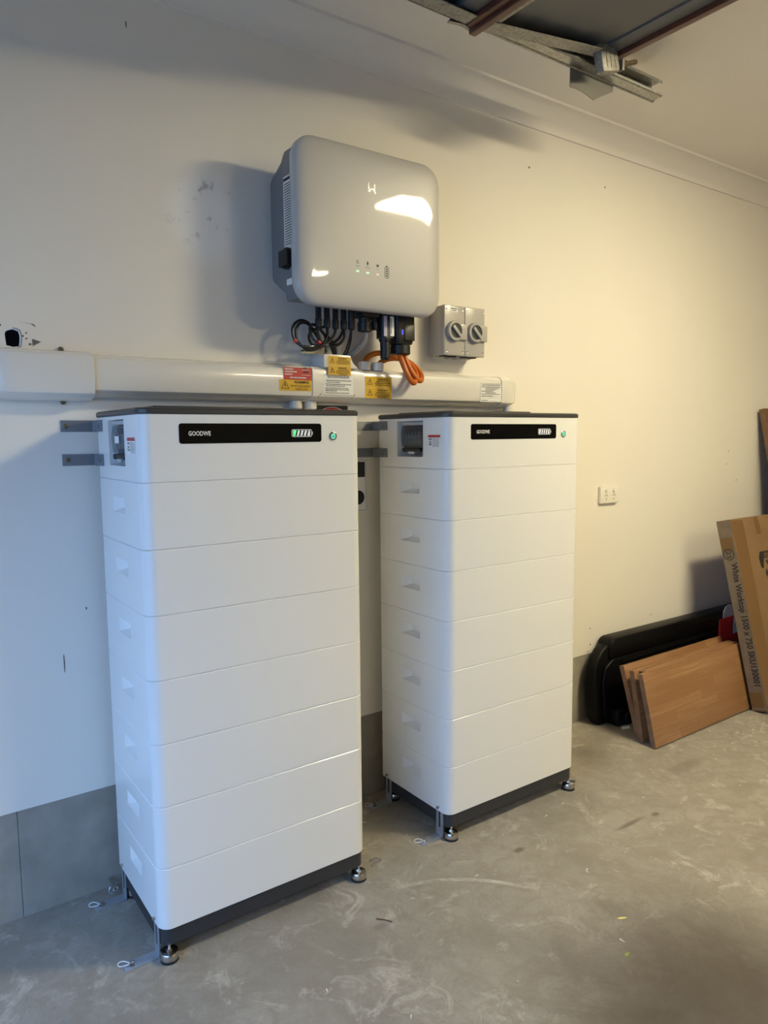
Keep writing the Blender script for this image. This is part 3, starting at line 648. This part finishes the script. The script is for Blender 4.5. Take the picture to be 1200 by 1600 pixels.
def yel_pair(x0, x1, z0, z1, y, wA, second=None):
    zm = (z0+z1)/2
    for k, (a, b) in enumerate(((zm+.0006, z1), (z0, zm-.0006))):
        s = sticker(x0, x1, a, b, mYel, y); hh = b-a; yk = y-.0009; wd = x1-x0
        text('WARNING', (x0+wd*wA, yk, b-hh*.33), X, Z, mInk, s, height=hh*.2, width=wd*.40, bold=.02)
        mb = MB(); tri_sign(mb, (x0+wd*.17, yk, a+hh*.46), X, Z, hh*.33, -Y)
        bars(mb, (x0, yk, a), X, Z, [(hh*.52, wd*.40, wd*.92), (hh*.36, wd*.33, wd*.95), (hh*.20, wd*.36, wd*.9), (hh*.07, wd*.45, wd*.8)][:3 if k == 0 else 4], hh*.07, seed=int(x0*1000)+k); mb.build('warning_triangle', mInk, s, smooth=False)
yel_pair(.8035, .9005, 1.7085, 1.7765, -.0896, .42)
yel_pair(.971, 1.0935, 1.629, 1.710, -.0802, .45)
s3 = sticker(.7865, .914, 1.6385, 1.7075, mPaper, -.0838); yk = -.0847
text('SHUTDOWN PROCEDURE', (.850, yk, 1.6985), X, Z, mInk, s3, height=.0058, width=.094, align='c', bold=.015)
mb = MB(); bars(mb, (.7865, yk, 1.6385), X, Z, [(.0495, .008, .120), (.043, .012, .07), (.036, .006, .118), (.030, .01, .09), (.022, .006, .105), (.0165, .006, .11), (.0115, .006, .055), (.0045, .006, .11)], .0026, seed=11); mb.build('sticker_print', mInk, s3, smooth=False)
s4 = sticker(1.560, 1.688, 1.6255, 1.7045, mPaper, -.0802); yk = -.0811
text('SHUTDOWN PROCEDURE', (1.624, yk, 1.6945), X, Z, mInk, s4, height=.0068, width=.105, align='c', bold=.015)
mb = MB(); bars(mb, (1.560, yk, 1.6255), X, Z, [(.0625, .006, .118), (.0565, .03, .11), (.0505, .03, .09), (.0445, .006, .075), (.0385, .03, .09), (.0325, .006, .116), (.024, .006, .075), (.0055, .006, .045)], .0028, seed=12)
for z in (.0235, .016, .0055): mb.quad(*[(1.56+a, yk, 1.6255+b) for a, b in ((.05 if z < .01 else .006, z), (.122, z), (.122, z+.0007), (.05 if z < .01 else .006, z+.0007))])
e_ = .0009
for a, b, c_, d in ((0, .128, 0, e_), (0, .128, .079-e_, .079), (0, e_, 0, .079), (.128-e_, .128, 0, .079)): mb.quad(*[(1.56+p, yk, 1.6255+q) for p, q in ((a, c_), (b, c_), (b, d), (a, d))])
mb.build('sticker_print', mInk, s4, smooth=False)

# ------------------------------------------------------------------ isolator switches, outlet, signs
def isolator(xa, label):
    t = empty('isolator_switch', (xa+.055, 0, 1.91), label, 'switch', 'grey rotary isolators')
    mb = MB(); mb.box(xa+.001, xa+.109, -.084, -.001, 1.812, 2.008, .004); mb.box(xa+.012, xa+.098, -.03, -.001, 1.806, 2.014, .003); mb.build('back_box', mIso, t)
    mb = MB(); mb.box(xa, xa+.110, -.101, -.0842, 1.810, 2.009, .004, 3); mb.build('front_plate', mIso, t)
    cx, cz = xa+.050, 1.907
    mb = MB(); mb.lathe((cx, -.1005, cz), [(.041, 0), (.041, -.015), (.039, -.018), (.030, -.018), (.030, -.008)], 36, 'y')
    mb.box(cx+.028, cx+.064, -.114, -.1015, cz-.034, cz+.030, .003); mb.build('guard_ring', mIso, t)
    mb = MB(); mb.cyl((cx, -.1005, cz), .0297, -.014, 32, 'y', .001); kn = mb.build('knob', mIsoD, t)
    R = Matrix.Translation((cx, 0, cz)) @ Matrix.Rotation(math.radians(45), 4, 'Y') @ Matrix.Translation((-cx, 0, -cz))
    mb = MB(); mb.box(cx-.026, cx+.034, -.124, -.113, cz-.0065, cz+.0065, .002, 2, R); mb.build('handle', mIsoH, kn)
    for dx in (.012, .098):
        for z in (1.826, 1.992): mb = MB(); mb.lathe((xa+dx, -.101, z), [(.004, 0), (.0035, -.0012), (.002, -.0005)], 12, 'y'); mb.build('screw', mChrome, t)
    mb = MB(); mb.box(xa+.02, xa+.045, -.07, -.045, 1.807, 1.8118); mb.box(xa+.06, xa+.09, -.07, -.045, 1.807, 1.8118); mb.build('entry_plug', mInk, t)
    return t
iA = isolator(1.344, 'left grey rotary isolator switch with white printed label, right of the inverter')
iB = isolator(1.4555, 'right grey rotary isolator switch, farther from the inverter')
mb = MB(); mb.box(1.374, 1.416, -.1022, -.1012, 1.982, 2.000); il = mb.build('label', mPaper, iA)
mb = MB(); bars(mb, (1.378, -.1023, 1.985), X, Z, [(.008, 0, .034), (.001, .006, .028)], .0035, seed=14); mb.build('label_print', mInk, il, smooth=False)

ol = empty('power_outlet', (2.525, 0, 1.17), 'white double power outlet on the wall right of the cabinets', 'outlet')
mb = MB(); mb.box(2.455, 2.598, -.018, -.0005, 1.128, 1.216, .004, 3); mb.build('face_plate', mSock, ol)
for x in (2.500, 2.560):
    mb = MB(); mb.lathe((x, -.018, 1.194), [(.010, 0), (.009, -.007), (.005, -.0085)], 16, 'y'); mb.build('rocker', mSock, ol)
    mb = MB()
    for dx, dz, a in ((-.007, 1.170, .5), (.007, 1.170, -.5), (0, 1.151, 0)):
        R = Matrix.Translation((x+dx, 0, dz)) @ Matrix.Rotation(a, 4, 'Y') @ Matrix.Translation((-x-dx, 0, -dz)); mb.box(x+dx-.0014, x+dx+.0014, -.0186, -.0178, dz-.0055, dz+.0055, R=R)
    mb.build('pin_slots', mInk, ol)

sg = empty('warning_sign', (.87, 0, 1.5), 'black sign with a red oval, mostly hidden behind the left cabinet', 'sign')
mb = MB(); mb.box(.800, .940, -.003, -.0005, 1.42, 1.602); mb.build('sign_board', mInk, sg)
for m_, a, b, y in ((mInkW, .058, .032, -.0034), (mRedCirc, .0555, .0298, -.0038)):
    mb = MB(); mb.b.faces.new([mb.b.verts.new((.870+a*math.cos(2*math.pi*k/32), y, 1.565+b*math.sin(2*math.pi*k/32))) for k in range(32)]); mb.build('sign_oval', m_, sg, smooth=False)
text('DANGER', (.870, -.0039, 1.556), X, Z, mInkW, sg, height=.02, width=.085, align='c')
s5 = empty('notice_plate', (.95, 0, 1.3), 'white notice with blue border in the gap between the two cabinets', 'sign')
mb = MB(); mb.box(.88, 1.025, -.0025, -.0005, 1.19, 1.395); mb.build('sign_board', mPaper, s5)
mb = MB()
for a, b, c_, d in ((.883, 1.022, 1.193, 1.1945), (.883, 1.022, 1.3905, 1.392), (.883, .8845, 1.193, 1.392), (1.0205, 1.022, 1.193, 1.392)): mb.quad((a, -.0029, c_), (b, -.0029, c_), (b, -.0029, d), (a, -.0029, d))
mb.build('sign_border', mSignB, s5, smooth=False)
mb = MB(); mb.quad((.90, -.003, 1.325), (1.0165, -.003, 1.325), (1.0165, -.003, 1.385), (.90, -.003, 1.385)); mb.lathe((.985, -.0026, 1.245), [(.028, 0), (.028, -.0004)], 24, 'y'); mb.build('sign_print', mInk, s5, smooth=False)

# ------------------------------------------------------------------ things leaning at the right
def lean(name, label, cat, xa, xb, zb_y, zt_y, h_, th, m, group=None, bev=.001, z0=.001):
    # slab leaning on the wall: front-bottom edge at y=zb_y, front-top edge at y=zt_y, height h_ (vertical), thickness th
    up_ = Vector((0, zt_y-zb_y, h_)); n = Vector((0, h_, -(zt_y-zb_y))).normalized()*th    # n points to the wall
    dz = max(0, -n.z)
    p = [Vector((0, zb_y, z0+dz)), Vector((0, zb_y, z0+dz))+n, Vector((0, zb_y, z0+dz))+n+up_, Vector((0, zb_y, z0+dz))+up_]
    t = empty(name, (xa, zb_y, z0), label, cat, group)
    mb = MB(); mb.prism([q+X*xa for q in p], (xb-xa, 0, 0), bev)
    return t, mb, p, up_.normalized(), n
BG = 'laminated timber boards'
for k, (xa, xb, yb_, yt, lab) in enumerate(((2.392, 3.27, -.332, -.226, 'laminated timber board at the back, against the black liner'), (2.368, 3.25, -.366, -.303, 'second laminated timber board from the black liner'),
        (2.405, 3.25, -.4005, -.332, 'third laminated timber board, set back between second and front one'), (2.356, 3.262, -.444, -.3585, 'front laminated timber board showing its whole face'))):
    t, mb, p, u_, n_ = lean('timber_board', lab, 'board', xa, xb, yb_, yt, .337, .0255, mWood[k], BG)
    mb.build('board_face', mWood[k], t)
    q = [v+X*(xa-.0004) for v in p]; e = Vector((0, 0, 0))
    mb = MB(); c_ = sum(q, Vector())/4; q = [c_+(v-c_)*.985 for v in q]; mb.b.faces.new([mb.b.verts.new(v) for v in q]); mb.build('end_grain', mWoodEnd, t, smooth=False)

# carton
t, mb, p, u_, n_ = lean('cardboard_carton', 'tall flat cardboard carton with black print leaning at the right edge', 'carton', 3.19, 4.72, -.545, -.300, 1.0, .086, mCard, bev=.004, z0=.0)
mb.build('carton_body', mCard, t)
nf = -n_.normalized()                                  # out of the front face
O = p[0]+X*3.19                                        # front-bottom-left corner
L_ = (p[3]-p[0]).length
def fpt(a, b, e=.0008): return O+X*a+u_*b+nf*e         # on the front face
def spt(a, b, e=.0008): return O+n_*(a/.086)+u_*b-X*e  # on the end face; a from front edge to back edge
mb = MB(); mb.quad(fpt(.004, .01), fpt(.115, .01), fpt(.115, L_-.01), fpt(.004, L_-.01)); mb.build('parcel_tape', mTape, t, smooth=False)
mb = MB(); mb.quad(fpt(.225, L_-.005), fpt(.275, L_-.005), fpt(.285, L_-.10), fpt(.235, L_-.10)); mb.build('parcel_tape', mTape, t, smooth=False)
mb = MB(); mb.quad(spt(.083, .01), spt(.003, .01), spt(.003, L_-.006), spt(.083, L_-.006)); mb.build('end_tape', mTapeC, t, smooth=False)
for a, b in ((.86, .935), (.02, .10)): mb = MB(); mb.quad(spt(.082, a, .0012), spt(.012, a, .0012), spt(.012, b, .0012), spt(.082, b, .0012)); mb.build('cross_tape', mTape, t, smooth=False)
dn = -u_; ur = Vector((0, n_.y, n_.z)).normalized()     # text runs down the end, letters' up side faces the front corner? chosen below
upv = -ur
s0 = O+n_*.42+u_*.795-X*.0014
text('White Worktop 1500 x 750 SKU130001', s0-upv*.008, dn, -ur, mInk, t, height=.034, width=.66, name='carton_lettering', thick=.0, bold=.03)
mb = MB(); c0 = O+n_*.55+u_*.842-X*.0014
for k in range(28):
    a0, a1 = 2*math.pi*k/28, 2*math.pi*(k+1)/28
    mb.quad(*[c0+ur*(r*math.cos(a))+u_*(r*math.sin(a)) for r, a in ((.026, a0), (.026, a1), (.031, a1), (.031, a0))])
mb.build('circle_mark', mInk, t, smooth=False)
text('23', c0+u_*.019+ur*.013, dn, -ur, mInk, t, height=.027, width=.038, name='carton_lettering', thick=.0, bold=.015)
mb = MB(); a0, b0 = .205, .745
mb.b.faces.new([mb.b.verts.new(fpt(a0+a, b0+b, .0012)) for a, b in ((.02, .085), (.60, .085), (.62, .06), (.605, .005), (.585, .0), (.57, .045), (.05, .045), (.03, -.01), (.008, .0), (0, .05))])
mb.b.faces.new([mb.b.verts.new(fpt(a0+a, b0+b, .0012)) for a, b in ((.06, .035), (.56, .035), (.31, -.36))])
for k in range(7): a, b = a0+.055+k*.034, b0-.035-k*.058; mb.b.faces.new([mb.b.verts.new(fpt(a+c_, b+d, .0012)) for c_, d in ((0, .024), (.014, 0), (0, -.024), (-.014, 0))])
mb.build('printed_stamp', mInk, t, smooth=False)
text('BUN', fpt(a0+.06, b0+.052, .0016), X, u_, mCard, t, height=.024, width=.20, name='stamp_lettering', thick=.0002)
mb = MB()
for b in (.024, .012): mb.quad(fpt(a0+.085, b0+b, .0016), fpt(a0+.54, b0+b, .0016), fpt(a0+.54, b0+b+.004, .0016), fpt(a0+.085, b0+b+.004, .0016))
mb.build('stamp_lines', mCard, t, smooth=False)
text('Y', fpt(a0+.16, b0-.095, .0016), X, u_, mCard, t, height=.07, width=.10, name='stamp_lettering', thick=.0002)

# brown board standing behind the carton
t, mb, p, u_, n_ = lean('brown_board', 'tall dark brown board leaning on the wall behind the carton', 'board', 3.975, 4.80, -.40, -.052, 1.625, .036, mPlank, bev=.002)
mb.build('board_face', mPlank, t)

# black plastic liner
lin = empty('plastic_liner', (2.9, -.08, 0), 'glossy black moulded plastic liner standing against the wall behind the timber boards', 'liner')
def sh(pts, ya, yb, bev, name, lean_=.05):
    mb = MB(); mb.prism([(x, ya+lean_*z, z) for x, z in pts], (0, yb-ya, 0), bev); return mb.build(name, mLiner, lin, ang=50)
back = [(2.372, .001), (2.352, .03), (2.340, .10), (2.335, .22), (2.345, .295), (2.372, .345), (2.41, .385), (2.455, .405), (3.9, .405), (3.96, .37), (3.98, .2), (3.97, .001)]
sh(back, -.045, -.105, .012, 'back_shell')
sh([(2.455, .33), (2.455, .405), (2.47, .430), (2.50, .438), (3.82, .432), (3.85, .40), (3.85, .33)], -.035, -.125, .012, 'top_lip')
sh([(2.40, .02), (2.385, .22), (2.41, .30), (2.47, .335), (3.80, .335), (3.80, .02)], -.105, -.125, .008, 'front_panel')
mb = MB(); mb.box(2.43, 2.50, -.175, -.10, .0, .085, .015, 3); mb.box(2.49, 3.2, -.185, -.10, .0, .060, .012, 3); mb.build('foot_ledge', mLiner, lin)
mb = MB(); mb.tube([(2.52, -.1235, .318), (2.9, -.1235, .322), (3.6, -.1235, .322)], .004, 8, 1); mb.build('moulded_rib', mLiner, lin)

# red packet and paper
rp = empty('red_packet', (3.45, -.16, .2), 'shiny red packet with white label between the liner and the carton', 'packet')
mb = MB(); rings = []
for k in range(9):
    a = k/8; z = .06+.355*a; wd = .012*math.sin(math.pi*min(1, a*1.02))+.002
    rings.append([(x, -.165+y, z) for x, y in rr(3.357+.012*(1-a), 3.60, -wd, wd, min(wd*.9, .01), 3)])
mb.loft(rings); mb.build('pouch', mRedBag, rp)
mb = MB(); mb.box(3.485, 3.57, -.1805, -.1785, .315, .415); mb.build('pouch_label', mCrump, rp)
mb = MB(); rnd = random.Random(5)
pts = [(3.43, .40), (3.432, .44), (3.455, .472), (3.49, .48), (3.55, .47), (3.56, .40)]
mb.prism([(x, -.145+rnd.uniform(-.004, .004), z) for x, z in pts], (0, -.004, 0)); tag(mb.build('crumpled_paper', mCrump, at=(3.48, -.145, .4), smooth=False), 'crumpled white paper sticking up behind the red packet', 'paper')

# ------------------------------------------------------------------ garage door overhead with its track
ty = -.5305
tr = empty('door_track', (2.06, ty, 2.83), 'galvanised roller track of the garage door hanging below the ceiling', 'track')
XA = XL+.35
cs = [(ty, 2.7985), (ty-.048, 2.7985), (ty-.052, 2.8025), (ty-.052, 2.8105), (ty-.049, 2.8105), (ty-.047, 2.8025), (ty-.003, 2.8015), (ty-.003, 2.8555), (ty-.045, 2.8555), (ty-.049, 2.8465), (ty-.052, 2.8465), (ty-.050, 2.8585), (ty, 2.8585)]
mb = MB(); mb.prism([(XA, y, z) for y, z in cs], (2.053-XA, 0, 0)); mb.build('channel', mGalv, tr)
mb = MB(); mb.tube([(XA, ty-.003, 2.8005), (2.063, ty-.003, 2.8045)], .009, 12, 1); mb.build('rolled_lip', mGalv, tr)
mb = MB(); mb.prism([(XA, y, z) for y, z in ((ty+.004, 2.89855), (ty+.040, 2.89855), (ty+.040, 2.8985), (ty+.037, 2.8985), (ty+.037, 2.8635), (ty+.004, 2.8635))], (2.033-XA, 0, 0)); mb.build('angle_rail', mGalvD, tr)
for x in (-.6, .4): mb = MB(); mb.box(x-.02, x+.02, ty+.030, ty+.034, 2.90, ZC); mb.build('hanger', mGalvD, tr)
mb = MB(); mb.lathe((1.847, ty-.003, 2.83), [(.007, 0), (.007, -.006), (.003, -.009)], 10, 'y'); mb.lathe((1.79, ty-.003, 2.83), [(.007, 0), (.007, -.006), (.003, -.009)], 10, 'y'); mb.build('bolt', mChrome, tr)
mb = MB(); pl_ = [(1.5771, 2.7968), (1.5771, 2.7339), (1.6101, 2.736), (1.641, 2.7339), (1.6719, 2.7288), (1.708, 2.7205), (1.8193, 2.7782), (1.8193, 2.7968)]
mb.prism([(x, ty+.002, z) for x, z in pl_], (0, .003, 0)); mb.build('end_plate', mat('grey_plate', (.16, .155, .145), .5), tr)

door = bpy.data.objects.new('door_1', None); COL.objects.link(door); door.location = (0, -1.9, 2.8); struct(door, 'sectional garage door opened overhead')
def section(xa, xb, za, zb, yA, yB, thk):
    # one door section: x from xa to xb, underside rising from za to zb; yA near the wall, yB far
    sl = (zb-za)/(xb-xa)
    def zz(x): return za+sl*(x-xa)
    ps = MB(); n = 10                                        # ribbed skin (upper), seen from below
    pts = []
    for k in range(n+1):
        x = xa+(xb-xa)*k/n; pts.append((x, zz(x)+.028+(.006 if k % 2 else 0)))
    up_ = [(x, z+.004) for x, z in pts[::-1]]
    ps.prism([(x, yA, z) for x, z in pts+up_], (0, yB-yA, 0)); sk = ps.build('door_skin', mDoor, door, ang=10)
    for yy_ in (yA, yB+.05):                                  # end stiles, height raised to stop lamp light leaking between door and track
        m2 = MB(); m2.prism([(xa+.01, yy_, zz(xa)), (xb-.005, yy_, zz(xb)), (xb-.005, yy_, zz(xb)+thk), (xa+.01, yy_, zz(xa)+thk)], (0, -.003, 0))
        fx = xb-.005 if zb == za else xb-.14; m2.prism([(xa+.01, yy_, zz(xa)), (fx, yy_, zz(fx)), (fx, yy_, zz(fx)+.003), (xa+.01, yy_, zz(xa)+.003)], (0, -.055, 0)); m2.build('end_stile', mGalvD, door)
    m2 = MB(); m2.box(xb-.026, xb, yB, yA, zz(xb)-.004, zz(xb)+(thk if zb == za else .102), .003); m2.build('section_edge', mBrown, door)  # last section's edge extended upwards, unseen, to block lamp light over the door
    m2 = MB(); m2.box(xb-.095, xb-.030, yB, yA-.01, zz(xb)+.012, zz(xb)+.034, .002); m2.build('inner_rail', mDoor, door)
    m2 = MB(); m2.box(xa+.03, xa+.05, yB, yA-.06, zz(xa)+.006, zz(xa)+.034, .002); m2.build('inner_rail', mGalvD, door)
section(1.048, 1.734, 2.742, 2.834, -.602, -3.0, .072)
section(.430, 1.033, 2.742, 2.742, -.602, -3.0, .072)
section(-.209, .414, 2.742, 2.742, -.602, -3.0, .072)
section(-.848, -.224, 2.742, 2.742, -.602, -3.0, .072)
mb = MB(); mb.box(1.033, 1.059, -3.0, -.587, 2.727, 2.773, .003); mb.build('section_edge', mBrown, door)
mb = MB(); mb.prism([(x, -.582, z) for x, z in ((.945, 2.737), (.976, 2.773), (1.048, 2.778), (1.079, 2.742), (1.048, 2.737), (1.007, 2.749))], (0, -.012, 0), .002); mb.build('hinge', mGalv, door)
R = Matrix.Translation((1.655, -.62, 2.812)) @ Matrix.Rotation(math.radians(-15), 4, 'Y') @ Matrix.Translation((-1.655, .62, -2.812))
mb = MB(); mb.box(1.607, 1.703, -.642, -.6055, 2.766, 2.858, .007, 2, R); mb.build('roller_bracket', mGalvD, door)
for gx in (1.630, 1.652, 1.676): mb = MB(); mb.box(gx, gx+.007, -.6435, -.640, 2.778, 2.846, .001, 1, R); mb.build('bracket_ridge', mGalvD, door)
mb = MB(); mb.cyl((1.729, -.587, 2.830), .006, .036, 12, 'y'); mb.lathe((1.729, -.572, 2.830), [(.018, 0), (.022, .006), (.018, .012)], 18, 'y'); mb.build('roller', mBlack, door)
mb = MB(); mb.box(1.770, 1.783, -.607, -.566, 2.814, 2.897, .002); mb.build('bracket_arm', mGalvD, door)
mb = MB(); mb.tube([(1.78, -.587, 2.840), (1.873, -.587, 2.876)], .009, 10, 1); mb.tube([(1.775, -.587, 2.837), (1.811, -.587, 2.852)], .013, 10, 1); mb.build('spindle', mScrew, door)

# ------------------------------------------------------------------ bits on the floor
def scrap(name, label, cat, pts, m, r=.002):
    mb = MB(); mb.tube(pts, r, 6, 4); tag(mb.build(name, m, at=pts[0]), label, cat)
def leaf(name, label, cx, cy, l, w_, a, m):
    mb = MB(); pts = [(-l, 0), (-l*.4, w_), (l*.4, w_*.8), (l, 0), (l*.3, -w_*.8), (-l*.5, -w_)]
    R = Matrix.Rotation(a, 3, 'Z'); mb.prism([Vector((cx, cy, .0005))+R @ Vector((x, y, 0)) for x, y in pts], (0, 0, .0015)); tag(mb.build(name, m, at=(cx, cy, 0), smooth=False), label, 'leaf', 'leaves on the floor')
leaf('fallen_leaf', 'small pale yellow leaf on the concrete floor', 1.215, -1.10, .017, .004, -.5, mLeafY)
leaf('fallen_leaf', 'small green leaf on the concrete floor', 1.093, -1.206, .012, .005, .1, mLeafG)
scrap('plastic_curl', 'dark cable tie offcut on the floor right of the left cabinet', 'scrap', [(.755, -.39, .003), (.775, -.40, .012), (.79, -.415, .006), (.768, -.41, .003), (.745, -.42, .003)], mGreyC)
scrap('plastic_curl', 'pale cable tie offcut on the floor in the gap behind the left cabinet', 'scrap', [(.84, -.11, .003), (.85, -.125, .018), (.865, -.14, .010), (.855, -.15, .003), (.89, -.17, .003)], mCrump, .0016)
scrap('plastic_curl', 'silver clip on the floor beside the front foot of the right cabinet', 'scrap', [(1.745, -.42, .004), (1.77, -.415, .012), (1.80, -.42, .006), (1.79, -.44, .004), (1.75, -.44, .003)], mZinc, .003)
scrap('twig', 'thin brown twig on the floor in front of the left cabinet', 'twig', [(.60, -.655, .002), (.615, -.672, .003), (.632, -.695, .002)], mTwig, .0016)
mb = MB(); mb.prism([(2.43, -.20, .0005), (2.475, -.215, .0005), (2.50, -.19, .0005), (2.455, -.175, .0005)], (0, 0, .001)); tag(mb.build('paper_tag', mCrump, at=(2.46, -.2, 0), smooth=False), 'small white paper tag on the floor beside the black liner foot', 'paper')
mb = MB(); rnd = random.Random(9)
for k in range(60):
    if k < 34: x, y = rnd.gauss(2.85, .25), rnd.gauss(-.60, .07)
    else: x, y = rnd.uniform(.2, 2.6), rnd.uniform(-1.3, -.5)
    a = rnd.uniform(0, 3.1); l = rnd.uniform(.003, .010); dx, dy = l*math.cos(a), l*math.sin(a)
    mb.prism([(x-dx, y-dy, .0004), (x+dx, y+dy, .0004), (x+dx*.8-dy*.4, y+dy*.8+dx*.4, .0004)], (0, 0, .001))
o = mb.build('floor_shavings', mCrump, smooth=False); o['kind'] = 'stuff'; tag(o, 'scattered pale shavings and flakes on the concrete floor', 'debris')
